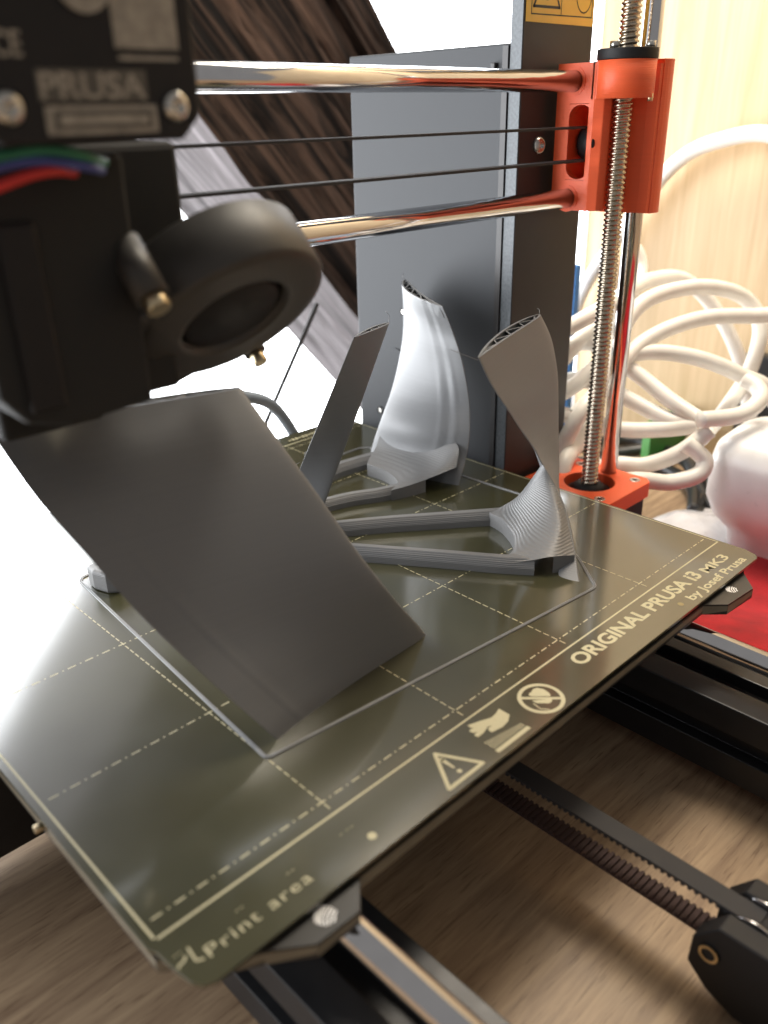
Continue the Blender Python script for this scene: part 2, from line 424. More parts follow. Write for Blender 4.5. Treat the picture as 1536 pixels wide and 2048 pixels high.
# idler bracket at the front
def plate(x0, x1):
    poly = [(-70.5, -35.5), (-65.2, -42.5), (-66.2, -50.8), (-72, -56.5), (-80, -60.2), (-118, -61.5), (-118, -26.0), (-86, -26.0), (-77, -30.2)]
    poly = [(-66.5, -41.5), (-66.2, -50.8), (-72, -56.5), (-80, -60.2), (-118, -61.5), (-118, -33.5), (-72.5, -33.5)]
    return MB().prism(poly, x0, x1, axis=0).build('idler_bracket', M['black'], pr, bevel=0.5)
b1 = plate(113.5, 120.2); plate(129.3, 136)
MB().cyl((113.4, -71.5, -43.2), (112.9, -71.5, -43.2), 2.4, 24).build('bolt_head', M['black'], b1)
MB().ring_prism(circle(-71.5, -43.2, 2.6, 28), circle(-71.5, -43.2, 1.9, 28), 112.6, 113.0, axis=0).build('bolt_washer', M['brass'], b1)
idl = MB().cyl((121, -79, -41.7), (128.6, -79, -41.7), 6.9, 40).build('idler_pulley', M['belt'], pr)
MB().cyl((120.4, -79, -41.7), (121.1, -79, -41.7), 9.2, 40).cyl((128.4, -79, -41.7), (129.1, -79, -41.7), 9.2, 40).build('pulley_flange', M['chrome'], idl)
MB().box(100, 150, -140, -110, -63, -22).build('front_plate', M['black'], pr, bevel=1)

# frame, power supply
fr = MB()
def frame_poly():
    outer = [(-56, -62), (306, -62), (306, 330), (-56, 330)]
    inner = [(-8, -20), (257.7, -20), (257.7, 285), (-8, 285)]
    return outer, inner
oo, ii = frame_poly(); fr.ring_prism(oo, ii, 112.0, 118.2, axis=1)
frame = fr.build('frame_plate', M['frame'], pr, bevel=0.25)
MB().box(257.45, 257.62, 112.3, 117.9, -19, 284.5).build('frame_edge', M['frame_edge'], frame)
def dome_screw(p, axis, r, h, mtl, parent, name='screw'):
    """a pan-head screw with a hexagonal socket"""
    p = Vector(p); a = Vector(axis).normalized(); mb = MB(); u = a.orthogonal().normalized(); w = a.cross(u)
    prof = [(r, 0), (r, h * 0.35), (r * 0.86, h * 0.75), (r * 0.6, h), (r * 0.42, h), (r * 0.38, h * 0.35), (0.01, h * 0.3)]
    rows = [[p + a * z + (u * math.cos(2 * math.pi * k / 18) + w * math.sin(2 * math.pi * k / 18)) * rr for k in range(19)] for rr, z in prof]
    mb.grid(rows); return mb.build(name, mtl, parent)
dome_screw((271.3, 112, 141.3), (0, -1, 0), 3.4, 2.0, M['screw'], frame)
# yellow warning sticker on the frame
st = MB().box(258.6, 305.2, 111.80, 111.95, 186.5, 236).build('warning_sticker', M['sticker'], frame)
def strip2(mb, pts, w, plane, const, closed=True):
    n = len(pts)
    for i in range(n if closed else n - 1):
        a, b = Vector(pts[i]), Vector(pts[(i + 1) % n]); d = (b - a).normalized(); e = d * w / 2; q = Vector((-d.y, d.x)) * w / 2
        qs = [a - e + q * -1, b + e - q, b + e + q, a - e + q]
        mb.add([(p.x, p.y, const) if plane == 'xy' else (p.x, const, p.y) for p in qs], [(0, 1, 2, 3)])
ink = MB()
strip2(ink, [(262.0, 189.3), (303.8, 189.8), (303.8, 232), (262.0, 232)], 0.45, 'xz', 111.74)
strip2(ink, [(281.8, 189.6), (281.8, 232)], 0.4, 'xz', 111.74, False)
strip2(ink, [(263.4, 192.0), (280.6, 192.2), (272, 207.5)], 1.0, 'xz', 111.74)
strip2(ink, [(272, 195.0), (272, 203.0)], 1.3, 'xz', 111.74, False)
strip2(ink, circle(297.6, 197.6, 5.4, 28, ry=6.4), 0.5, 'xz', 111.74)
ink.build('sticker_print', M['ink'], st, fixn=False)
psu = MB().box(257.75, 304, 118.3, 214.5, -60, 179.5).build('power_supply', M['psu'], pr, bevel=0.8)
MB().box(256.9, 257.75, 118.6, 121.4, -58, 178.6).build('seam_strip', M['frame'], psu)
MB().box(255.8, 257.7, 124.4, 126.6, 169.4, 172.8).build('bracket_nub', M['frame'], psu, bevel=0.4)
for yy, zz, r in ((180.5, 63.9, 1.9), (198.7, 7.9, 2.2)):
    MB().ring_prism(circle(yy, zz, r, 24), circle(yy, zz, r * 0.62, 24), 257.2, 257.75, axis=0).build('screw', M['black'], psu)
    MB().cyl((257.5, yy, zz), (257.7, yy, zz), r * 0.6, 16).build('screw', M['screw'], psu)
for yy, zz in ((185.3, 40),):
    MB().cyl((257.3, yy, zz), (257.74, yy, zz), 4.2, 28, r2=4.6).build('pressed_boss', M['psu'], psu)

# z motor mount
zx, zy = 288.0, 82.8
sq = [(-22, -18), (-18, -22), (18, -22), (22, -18), (22, 22), (-28, 28), (-28, 12)]
outer = []
N = 40
def clip_ray(poly, a):
    dx, dy = math.cos(a), math.sin(a); best = 1e9
    for i in range(len(poly)):
        (x1, y1), (x2, y2) = poly[i], poly[(i + 1) % len(poly)]
        den = dx * (y2 - y1) - dy * (x2 - x1)
        if abs(den) < 1e-9: continue
        t = (x1 * (y2 - y1) - y1 * (x2 - x1)) / den; s = (x1 * dy - y1 * dx) / den
        if t > 0 and -1e-6 <= s <= 1 + 1e-6: best = min(best, t)
    return dx * best, dy * best
sqp = [(-22, -17), (-17, -22), (18.5, -22), (22, -18.5), (22, 25), (-26, 27), (-26, -8)]
angs = sorted([2 * math.pi * i / N for i in range(N)] + [math.atan2(y, x) % (2 * math.pi) for x, y in sqp])
lo = [(zx + clip_ray(sqp, a)[0], zy + clip_ray(sqp, a)[1]) for a in angs]
li = [(zx - 0.5 + 12.2 * math.cos(a), zy + 12.2 * math.sin(a)) for a in angs]
zm = MB().ring_prism(lo, li, -18, -10).build('z_motor_mount', M['orange'], pr, bevel=0.5)
for dx, dy in ((-15.5, -15.5), (15.5, -15.5), (-15.5, 15.5), (15.5, 15.5)):
    MB().ring_prism(circle(zx + dx, zy + dy, 2.6, 20), circle(zx + dx, zy + dy, 1.4, 20), -10.2, -9.6).build('screw', M['screw'], zm, bevel=0.15)
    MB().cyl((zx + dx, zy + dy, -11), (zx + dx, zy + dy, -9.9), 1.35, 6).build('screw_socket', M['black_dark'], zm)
zmo = MB().prism([(zx + a, zy + b) for a, b in [(-21, -16), (-16, -21), (16, -21), (21, -16), (21, 16), (16, 21), (-16, 21), (-21, 16)]], -60, -18.2).build('z_motor', M['black'], pr)
cp = MB().cyl((zx - 0.5, zy, -18), (zx - 0.5, zy, -14), 10.5, 32).cyl((zx - 0.5, zy, -14), (zx - 0.5, zy, -10.2), 10, 32, r2=5.4).build('screw_coupler', M['black'], zmo)
# smooth z rod and lead screw
MB().cyl((zx + 16.5, zy, -12), (zx + 16.5, zy, 300), 4.0, 36).build('smooth_rod', M['chrome'], pr)
def lead_screw(x, y, z0, z1):
    pitch = 2.0; seg = 16; sub = 6; turns = (z1 - z0) / pitch; total = int(turns * seg); prof = [(0.0, 3.35), (0.18, 3.4), (0.36, 4.05), (0.64, 4.05), (0.82, 3.4)]
    rows = []
    for i in range(total + 1):
        a = 2 * math.pi * i / seg; z = z0 + pitch * i / seg
        rows.append([(x + r * math.cos(a), y + r * math.sin(a), z + f * pitch) for f, r in prof] + [(x + prof[0][1] * math.cos(a), y + prof[0][1] * math.sin(a), z + pitch)])
    mb = MB(); mb.grid(rows); return mb.build('lead_screw', M['leadscrew'], pr, fixn=False)
lead_screw(zx - 0.5, zy, -14, 300)
# x-axis end block on the z rod
xe = MB()
xe.box(278, 300, 90.6, 108.6, 157.0, 171.8)          # above the opening
xe.box(278, 300, 90.6, 108.6, 115.5, 127.6)          # below
xe.box(278, 300, 102.0, 108.6, 127.6, 157.0)         # behind
xe.box(281.5, 300, 90.6, 93.2, 127.6, 157.0)         # in front
xe.box(297, 300, 93.2, 102.0, 127.6, 157.0)
xend = xe.build('x_axis_end', M['orange'], pr)
# rounded ends of the belt opening
for zc, s in ((156.8, -1), (127.8, 1)):
    pts = [(90.8, zc), (102.0, zc)] + [(96.4 + 5.6 * math.cos(t), zc + s * (0.2 + 4.5 * (1 - math.sin(t)))) for t in [i * math.pi / 10 for i in range(11)]]
    MB().prism(pts, 278.05, 282, axis=0).build('opening_corner', M['orange'], xend)
# chamfered front column beside the opening
MB().prism([(281.5, 90.6), (278.2, 93.0), (277.9, 90.4), (279.6, 86.6), (284.2, 85.8), (286.2, 90.6)], 115.6, 171.7).build('front_column', M['orange'], xend, bevel=0.4)
MB().cyl((zx - 0.5, zy, 158.5), (zx - 0.5, zy, 172.2), 11.7, 40).box(278, 297, 84, 92, 158.5, 171.9).build('nut_holder', M['orange'], xend)
def half(cx, cy, r, a0, a1, n=24): return [(cx + r * math.cos(a0 + (a1 - a0) * i / n), cy + r * math.sin(a0 + (a1 - a0) * i / n)) for i in range(n + 1)]
rx_, ry_ = zx + 16.5, zy + 0.5
MB().prism(half(rx_ + 0.4, ry_, 10.4, math.radians(-112), math.radians(150)) + [(298, 108)], 113.6, 172.6).build('bearing_holder', M['orange'], xend)
MB().prism([(296.8, 92), (294.6, 84.5), (297.0, 77.5), (299.3, 74.3), (300.9, 74.0), (300.6, 92)], 114.0, 171.0).build('clamp_lip', M['orange'], xend)
MB().cyl((zx - 0.5, zy, 172.3), (zx - 0.5, zy, 176.2), 11.9, 40).build('lead_nut', M['black'], xend, bevel=0.3)
MB().cyl((zx - 3.5, zy + 4, 176.2), (zx - 3.5, zy + 4, 179.0), 2.2, 12).cyl((zx + 3.6, zy - 7.6, 176.2), (zx + 3.6, zy - 7.6, 178.6), 2.0, 12).build('nut_screw', M['screw'], xend)
MB().cyl((zx + 2, zy - 10.5, 157.2), (zx + 2, zy - 10.5, 160.0), 1.1, 10).build('nut_screw', M['brass'], xend)
dome_screw((279.7, 90.5, 142), (0.3, -1, 0), 2.4, 1.2, M['black'], xend)
pul = MB().cyl((289.8, 92.6, 141.8), (289.8, 100.8, 141.8), 6.6, 32).build('idler_pulley', M['black'], pr)
MB().cyl((284.5, 96.5, 141.8), (297, 96.5, 141.8), 3.4, 20).build('pulley_axle', M['brass'], pul)
# horizontal rods and belt
for z in (165.2, 120.2):
    MB().cyl((-30, 100.5, z), (279.0, 100.5, z), 4.0, 48).build('smooth_rod', M['chrome'], pr)
    MB().ring_prism(circle(100.5, z, 5.4, 32), circle(100.5, z, 4.02, 32), 277.7, 278.3, axis=0).build('rod_socket', M['orange'], xend)
for z in (148.1, 135.4):
    MB().box(-30, 290, 93.6, 99.6, z - 0.55, z + 0.35).build('x_belt', M['belt'], pr)

# ---- extruder
ex = MB()
ex.box(14, 70, 88, 114, 108, 176)
car = ex.build('carriage', M['print_black'], pr, bevel=1.5)
body = MB().prism([(42.8, 149), (42, 97.4), (22.7, 96.4), (13.4, 99), (8.7, 105.5), (8.7, 149)], 46, 90, axis=1).prism([(40, 98), (24, 97.5), (14, 98.5), (14, 90), (38, 90)], 64, 90, axis=1).build('extruder_body', M['print_black'], pr, bevel=1.2)
MB().box(43.2, 70, 70, 90, 112, 150).build('side_block', M['print_black'], body, bevel=1.5)
MB().box(36, 46.5, 56, 80, 134, 148.5).build('cable_clip', M['black'], body, bevel=1.2)
MB().box(14, 22, 44.6, 47, 101, 138).build('side_rib', M['black'], body, bevel=1)
MB().box(39.5, 56.0, 57, 84, 95.5, 120).build('air_duct', M['print_black'], body, bevel=1.5)
noz = MB().cyl((36, 84, 92), (36, 84, 88), 3.6, 6).cyl((36, 84, 88), (36, 84, 84.3), 3.2, 16, r2=0.6).build('nozzle', M['brass'], body)
# motor with its label
mx, mz = 29.0, 172.6
def oct_(cx, cz, h, c): return [(cx - h, cz - h + c), (cx - h + c, cz - h), (cx + h - c, cz - h), (cx + h, cz - h + c), (cx + h, cz + h - c), (cx + h - c, cz + h), (cx - h + c, cz + h), (cx - h, cz + h - c)]
mo = MB().prism(oct_(mx, mz, 21.2, 4.2), 27.6, 38, axis=1).build('extruder_motor', M['black'], pr, bevel=0.8)
MB().prism(oct_(mx, mz, 21.0, 5.5), 38, 60, axis=1).build('motor_stack', M['alu_black'], mo, bevel=0.5)
MB().prism(oct_(mx, mz, 21.2, 4.2), 60, 70, axis=1).build('motor_plate', M['black'], mo, bevel=0.5)
for dx, dz in ((-15.5, -15.5), (15.5, -15.5), (-15.5, 15.5), (15.5, 15.5)):
    dome_screw((mx + dx, 27.55, mz + dz), (0, -1, 0), 2.6, 1.4, M['screw'], mo)
MB().cyl((mx + 0.5, 27.6, mz + 3.5), (mx + 0.5, 27.0, mz + 3.5), 5.0, 36).build('motor_emblem', M['label'], mo)
MB().cyl((mx + 0.5, 27.0, mz + 3.5), (mx + 0.5, 26.8, mz + 3.5), 2.6, 24).build('emblem_centre', M['label_ink'], mo)
lab = MB().box(19.6, 40.6, 27.45, 27.6, 152.9, 157.4).build('label_plate', M['label'], mo)
MB().box(21.0, 39.4, 27.35, 27.45, 153.7, 156.6).build('label_field', M['label_ink'], lab)
MB().box(22.0, 38.6, 27.28, 27.35, 154.4, 155.9).build('label_line', M['label'], lab)
MB().box(19.0, 39.2, 27.45, 27.6, 158.0, 162.9).build('brand_patch', M['label_ink'], mo)
text_mesh('brand_lettering', 'PRUSA', 19.4, 38.8, 158.5, 3.9, 0, M['label'], mo, bold=0.02, axis='xz', yplane=27.40)
text_mesh('mark_lettering', 'CE', 13.0, 17.6, 164.6, 3.6, 0, M['label'], mo, bold=0.02, axis='xz', yplane=27.40)
MB().box(34.0, 46.5, 27.4, 27.6, 166.2, 180).build('label_block', M['label'], mo)
MB().box(34.4, 46.2, 27.4, 27.6, 164.4, 165.1).build('label_line', M['label'], mo)
# wires
wires = [('wire_green', [(4, 40, 147.5), (10.7, 36, 149.2), (18.7, 35, 150.5), (25.1, 35, 150.2), (31.5, 37, 148.6), (36.2, 42, 147.6)]),
         ('wire_blue', [(4, 40, 146), (10.5, 36.4, 147.6), (18.4, 35.4, 148.9), (24.6, 35.4, 148.4), (31.2, 37, 147.1), (36, 43, 146.2)]),
         ('wire_red', [(3, 39, 141.5), (9.5, 36, 144.0), (17.8, 35.5, 146.4), (23.4, 36, 147.0), (29, 40, 146.3)])]
for mm_, pts in wires:
    MB().tube(catmull(pts, 8), 0.95, 12).build('wire', M[mm_], body)
# print fan, tilted forward
fan_c = Vector((68.5, 50.0, 110.8)); fn = Vector((0.01, -0.69, -0.725)).normalized()
fu = (350 / 405) * X + (-205 / 405) * Yd; fu = (fu - fn * fu.dot(fn)).normalized(); fw = fn.cross(fu)
def FP(a, b, d): return fan_c + fu * a + fw * b + fn * d
def fan_ring(prof, seg=56, squ=0.0):
    rows = []
    for r, d in prof:
        rows.append([FP(r * math.cos(2 * math.pi * k / seg), r * math.sin(2 * math.pi * k / seg), d) for k in range(seg + 1)])
    return rows
fb = MB(); fb.grid(fan_ring([(13.8, -3), (14.2, 0.0), (15.6, 0.15), (22.0, 0.0), (24.2, -0.3), (24.8, -1.2), (24.8, -14.5), (24.0, -15.2), (0.1, -15.2)]))
fan = fb.build('part_fan', M['fan_black'], pr)
MB().grid(fan_ring([(12.9, -6), (12.9, -1.6), (11.8, -0.9), (0.1, -0.9)])).build('fan_hub', M['black'], fan)
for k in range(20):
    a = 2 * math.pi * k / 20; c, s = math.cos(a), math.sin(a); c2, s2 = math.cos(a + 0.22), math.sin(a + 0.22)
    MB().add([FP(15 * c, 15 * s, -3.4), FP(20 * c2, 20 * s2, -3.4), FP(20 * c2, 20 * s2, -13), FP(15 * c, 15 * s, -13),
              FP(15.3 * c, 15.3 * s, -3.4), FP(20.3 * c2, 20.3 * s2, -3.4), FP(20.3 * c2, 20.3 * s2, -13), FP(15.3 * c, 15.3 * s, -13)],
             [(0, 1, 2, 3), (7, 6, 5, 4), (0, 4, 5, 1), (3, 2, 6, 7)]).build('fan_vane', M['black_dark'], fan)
def slab(poly, d0, d1): # polygon in fan plane
    mb = MB(); n = len(poly)
    mb.add([FP(a, b, d0) for a, b in poly] + [FP(a, b, d1) for a, b in poly], [list(range(n)), list(range(2 * n - 1, n - 1, -1))] + [(i, i + n, (i + 1) % n + n, (i + 1) % n) for i in range(n)])
    return mb
# outlet and lugs
slab([(-24.6, 2), (-24.6, 21), (-6, 24.0), (-12, 8)], -14.6, -0.9).build('fan_outlet', M['fan_black'], fan, bevel=0.6)
slab([(-24.6, -19), (-24.6, 4), (-14, 4), (-10, -20)], -14.4, -1.1).build('fan_outlet', M['fan_black'], fan, bevel=0.6)
slab([(16, -20.5), (24.4, -13.5), (23, -7), (14, -14)], -14.4, -8).build('fan_lug', M['fan_black'], fan, bevel=0.6)
def fan_screw(a, b, d, r, h):
    mb = MB(); mb.cyl(FP(a, b, d - 14), FP(a, b, d), r + 1.1, 20); o = mb.build('screw_post', M['fan_black'], fan)
    MB().cyl(FP(a, b, d), FP(a, b, d + h), r, 20).build('screw', M['brass'], o, bevel=0.35)
fan_screw(-11.6, 28.6, -0.5, 2.7, 3.0)
fan_screw(-1.0, -28.5, -1.0, 2.0, 3.4)

# ------------------------------------------------------------------ steel print sheet
sheet = empty('print_sheet', (125, 105, -1.0), 'dark olive steel print sheet with cream grid lines and lettering, lying on the heated bed', 'print sheet')
sp = [(-2.3, -0.8), (-1.3, -2.6), (-0.7, -9), (0.2, -13.6), (1.6, -15.9), (4, -16.9), (247.2, -16.9), (249.6, -15.6), (251.2, -10.5), (251.2, 216), (245, 222), (160, 222), (156, 219.5), (94, 219.5), (90, 222), (4, 222), (-2.3, 216)]
MB().prism(sp, -1.05, 0.0).build('steel_sheet', M['sheet'], sheet, bevel=0.12)
def hair(mb, a, b, w, z=0.035):
    a, b = Vector(a), Vector(b); d = (b - a).normalized(); q = Vector((-d.y, d.x)) * w / 2
    mb.add([(p.x, p.y, z) for p in (a - q, b - q, b + q, a + q)], [(0, 1, 2, 3)])
def dashes(mb, a, b, w, pat):
    a, b = Vector(a), Vector(b); L = (b - a).length; d = (b - a) / L; t = 0; i = 0
    while t < L:
        seg = pat[i % len(pat)]
        if i % 2 == 0: hair(mb, a + d * t, a + d * min(L, t + seg), w)
        t += seg; i += 1
g = MB()
hair(g, (0.0, 0.5), (0.0, 209.5), 0.62); hair(g, (0.5, 0), (250, 0), 0.62); hair(g, (249.9, 0), (249.9, 210), 0.45); hair(g, (0, 210), (250, 210), 0.6)
g.build('border_line', M['print'], sheet, fixn=False)
g = MB()
for x in (50, 100, 150, 200): dashes(g, (x, 2.0), (x, 208), 0.34, (2.3, 0.9))
for y in (5, 55, 105, 155, 205): dashes(g, (2, y), (248, y), 0.42, (2.7, 1.3, 0.5, 1.3))
g.build('grid_lines', M['print'], sheet, fixn=False)
text_mesh('brand_lettering', 'ORIGINAL PRUSA i3', 143.4, 221.0, -8.5, 5.3, 0.035, M['print'], sheet, bold=0.030)
text_mesh('brand_lettering', 'MK3', 223.8, 241.0, -9.1, 3.9, 0.035, M['print'], sheet, bold=0.022)
text_mesh('maker_lettering', 'by Josef Prusa', 202.6, 243.8, -14.5, 3.4, 0.035, M['print'], sheet, bold=0.022)
text_mesh('print_area_lettering', 'Print area', 6.1, 33.4, -11.6, 3.1, 0.035, M['print'], sheet, bold=-0.008, spacing=1.15)
g = MB()
hair(g, (3.9, -6.3), (3.5, -10.2), 0.45); hair(g, (3.5, -10.2), (5.0, -10.9), 0.45); hair(g, (-0.1, -9.2), (0.5, -8.6), 0.45); hair(g, (0.5, -8.6), (1.7, -8.5), 0.45); hair(g, (1.7, -8.5), (2.6, -7.6), 0.45)
for xx in (0.6, 1.7, 16.0, 17.2, 30.0, 31.4, 46, 48, 49.5): hair(g, (xx, -6.2), (xx + 0.7, -6.2), 0.16)
g.build('corner_marks', M['print'], sheet, fixn=False)
def stroke(name, pts, w, closed=True):
    mb = MB(); n = len(pts)
    P = [Vector(p) for p in pts]
    k = n if closed else n - 1
    for i in range(k):
        hair(mb, P[i], P[(i + 1) % n], w, 0.035 + 0.002 * (i % 2))
    for i, p in enumerate(P): mb.add([(x, y, 0.040) for x, y in circle(p.x, p.y, w / 2, 12)], [list(range(12))])
    return mb.build(name, M['print'], sheet, fixn=False)
stroke('warning_triangle', [(75.6, -14.6), (89.0, -14.5), (82.6, -3.2)], 1.1)
g = MB(); g.add([(81.6, -5.9, .036), (82.9, -5.9, .036), (82.6, -10.4, .036), (82.0, -10.4, .036)], [(0, 3, 2, 1)])
g.add([(x, y, .036) for x, y in circle(82.3, -5.9, 0.66, 14)], [list(range(14))]); g.add([(x, y, .038) for x, y in circle(82.35, -12.1, 0.72, 14)], [list(range(14))])
g.build('exclamation_mark', M['print'], sheet, fixn=False)
hand = [(109.4, -3.4), (109.4, -7.3), (106.8, -8.8), (103.9, -9.2), (100.0, -8.5), (100.0, -7.4), (100.8, -6.6), (102.3, -6.8), (101.2, -6.2), (98.3, -7.0), (95.9, -7.1), (95.6, -5.8), (97.5, -5.4), (96.4, -5.2), (95.9, -4.0), (96.4, -3.5), (98.1, -3.7), (97.4, -3.3), (97.5, -1.8), (101.5, -3.1), (104.7, -4.4), (107.0, -4.2)]
MB().add([(x, y, 0.036) for x, y in hand], [list(range(len(hand)))[::-1]]).build('hand_symbol', M['print'], sheet, fixn=False)
g = MB()
g.add([(94.9, -13.7, .036), (94.9, -15.1, .036), (109.0, -15.1, .036), (109.0, -13.7, .036)], [(0, 1, 2, 3)])
for i in range(14):
    x0 = 95.6 + i * 0.98; top = -9.6 - 0.16 * i
    ys = [-13.3 + (top + 13.3) * k / 8 for k in range(9)]
    for k in range(8): hair(g, (x0 + 0.28 * math.sin(k * 1.6), ys[k]), (x0 + 0.28 * math.sin((k + 1) * 1.6), ys[k + 1]), 0.34)
g.build('hot_surface_symbol', M['print'], sheet, fixn=False)
cx, cy = 121.7, -9.2
MB().ring_prism(circle(cx, cy, 7.0, 48, ry=6.9), circle(cx, cy, 5.8, 48, ry=5.7), 0.01, 0.036).build('no_pacemaker_ring', M['print'], sheet, fixn=False)
g = MB(); d = Vector((0.70, -0.72)).normalized()
hair(g, Vector((cx, cy)) - d * 6, Vector((cx, cy)) + d * 6, 1.05)
heart = [(120.6, -6.9), (120.2, -5.9), (121.1, -5.3), (122.1, -5.4), (123.4, -4.9), (124.9, -5.4), (125.7, -7.2), (125.4, -9.4), (124.5, -10.7)]
g.add([(x, y, .036) for x, y in heart], [list(range(len(heart)))[::-1]])
g.add([(x, y, .037) for x, y in [(118.9, -7.9), (119.0, -9.7), (121.4, -12.3), (122.9, -12.3), (123.6, -11.6)]], [(0, 1, 2, 3, 4)])
hair(g, (118.2, -9.0), (117.6, -12.0), 0.35); hair(g, (117.6, -12.0), (119.2, -14.0), 0.35)
g.build('heart_symbol', M['print'], sheet, fixn=False)
MB().cyl((51.3, -11.8, 0.0), (51.3, -11.8, 0.04), 1.15, 24).build('locating_dot', M['print'], sheet)
MB().cyl((197.3, -12.5, 0.0), (197.3, -12.5, 0.04), 1.1, 24).build('locating_dot', M['sheet_edge'], sheet)
g = MB()
for i in range(16): hair(g, (206 + i * 2.2, 214.6), (207.3 + i * 2.2, 214.6), 2.4 if i % 3 else 1.2)
g.build('rear_marks', M['print'], sheet, fixn=False)

# ------------------------------------------------------------------ half-finished silver print
rot = empty('printed_rotor', (110, 145, 0), 'half-finished silver 3D print with twisted blades standing on the print sheet', '3D print')
def interp_rows(rows, n):
    rows = sorted(rows); out = []
    R = [rows[0]] + rows + [rows[-1]]
    for q in range(n + 1):
        f = q / n * (len(rows) - 1); i = min(int(f), len(rows) - 2); t = f - i
        a, b, c, d = R[i], R[i + 1], R[i + 2], R[i + 3]
        out.append([0.5 * ((2 * b[k]) + (c[k] - a[k]) * t + (2 * a[k] - 5 * b[k] + 4 * c[k] - d[k]) * t * t + (3 * b[k] - a[k] - 3 * c[k] + d[k]) * t ** 3) for k in range(5)])
    return out
def section(row, th, camber, side, n=66, blunt_at_Q=False, shrink=0.0):
    z, px, py, qx, qy = row; P = Vector((px, py)); Q = Vector((qx, qy)); c = Q - P; L = c.length; e = c / L; nn = Vector((-e.y, e.x)) * side
    def prof(u):
        uu = 1 - u if blunt_at_Q else u
        return 0.5 * th * (2.6 * math.sqrt(max(uu, 0)) * (1 - uu) ** 0.9 + 0.10)
    pts = []
    for i in range(n + 1):
        u = 0.5 - 0.5 * math.cos(math.pi * i / n); cam_ = camber * 4 * u * (1 - u)
        pts.append(P + e * (shrink + (L - 2 * shrink) * u) + nn * (cam_ + max(0.05, prof(u) - shrink)))
    low = []
    for i in range(n, -1, -1):
        u = 0.5 - 0.5 * math.cos(math.pi * i / n); cam_ = camber * 4 * u * (1 - u)
        low.append(P + e * (shrink + (L - 2 * shrink) * u) + nn * (cam_ - max(0.05, prof(u) - shrink)))
    return [(p.x, p.y, z) for p in pts + low]
def blade(rows, th, camber, side, blunt, label, solid_from=None, ridges=None):
    R = interp_rows(rows, 84)
    def cam_of(z): return camber(z) if callable(camber) else camber
    secs = [section(r, th, cam_of(r[0]), side, blunt_at_Q=blunt) for r in R]
    if ridges:
        for si, r in enumerate(R):
            s = secs[si]; n = len(s); P = Vector(r[1:3]); Q = Vector(r[3:5]); e = (Q - P).normalized(); nn = Vector((-e.y, e.x))
            for k, (x, y, z) in enumerate(s):
                u = (Vector((x, y)) - P).dot(e) / (Q - P).length
                dd = sum(a * math.exp(-((u - c0) / w) ** 2) for c0, w, a in ridges)
                s[k] = (x + nn.x * dd, y + nn.y * dd, z)
    mb = MB(); rows3 = [s + [s[0]] for s in secs]; mb.grid(rows3)
    # open top: rim, inner wall and a floor lower down
    top = R[-1]; K = 9
    def ins(ri):
        a = secs[ri]; P_ = Vector(R[ri][1:3]); Q_ = Vector(R[ri][3:5]); n_ = len(a) // 2; out = [None] * len(a)
        for k in range(n_):
            A = Vector(a[k][:2]); B = Vector(a[len(a) - 1 - k][:2]); mid = (A + B) / 2; h = (A - B).length / 2
            f = max(0.12, (h - 0.8) / max(h, 1e-6)) if h > 0.9 else 0.12
            u = k / (n_ - 1); pull = (Q_ - P_).normalized() * (1.2 * (1 - 2 * u) if u < 0.06 or u > 0.94 else 0)
            out[k] = (*(mid + (A - mid) * f + pull), a[k][2]); out[len(a) - 1 - k] = (*(mid + (B - mid) * f + pull), a[k][2])
        return out
    NR = len(R) - 1
    inner = ins(NR); lows = [ins(NR - q) for q in range(1, K + 1)]; low = lows[-1]
    mb.grid([secs[-1] + [secs[-1][0]], inner + [inner[0]]] + [l + [l[0]] for l in lows], smooth=False)
    o = len(mb.v) - len(low) - 1; mb.f.append([o + i for i in range(len(low))]); mb.smooth.append(False)
    b = mb.build('blade', M['silver'], rot)
    if label: b['label'] = label
    # zigzag infill seen through the open top
    inf = MB()
    idx = [3 * q_ for q_ in (3, 5, 6, 8, 9, 11, 12, 14, 15, 17, 19)]
    def pair(sec, q):
        L_ = len(sec); a = sec[idx[q]] if q % 2 == 0 else sec[L_ - 1 - idx[q]]; c = sec[L_ - 1 - idx[q + 1]] if q % 2 == 0 else sec[idx[q + 1]]
        A = Vector(a[:2]); B = Vector(c[:2]); d = (B - A).normalized(); w = Vector((-d.y, d.x)) * 0.28
        return [(p.x, p.y, a[2] - (0.25 if sec is inner else 0)) for p in (A - w, B - w, B + w, A + w)]
    for q in range(len(idx) - 1):
        vs = pair(low, q) + pair(inner, q)
        inf.add(vs, [(4, 5, 6, 7), (0, 1, 5, 4), (1, 2, 6, 5), (2, 3, 7, 6), (3, 0, 4, 7)])
    inf.build('infill', M['silver'], b)
    return b
BLADE_C = [(84,241.7,162.9,208.2,108.8),(70,249.7,170.9,232.7,126.4),(56,247.4,169.7,237.7,124.5),(44,241.1,166.9,239.1,121.9),(33,231.9,162.7,238.1,118.7),(22,221.0,159.0,233.5,114.3),(12,220.2,162.9,230.4,113.2),(5,220.6,166.0,225.3,111.4),(0,220.5,167.5,222.7,111.1)]
BLADE_D = [(84,157.6,47.5,221.1,70.5),(70,172.6,53.6,239.3,77.4),(55,190.2,59.2,246.1,78.2),(43,204.4,63.9,248.7,78.6),(33,213.3,63.9,246.1,76.0),(26,215.3,60.4,239.3,70.5),(20,214.0,53.5,232.6,65.3),(14,208.5,43.7,220.5,56.2),(7,198.1,32.4,208.2,41.4),(0,186.3,21.4,193.1,27.8)]
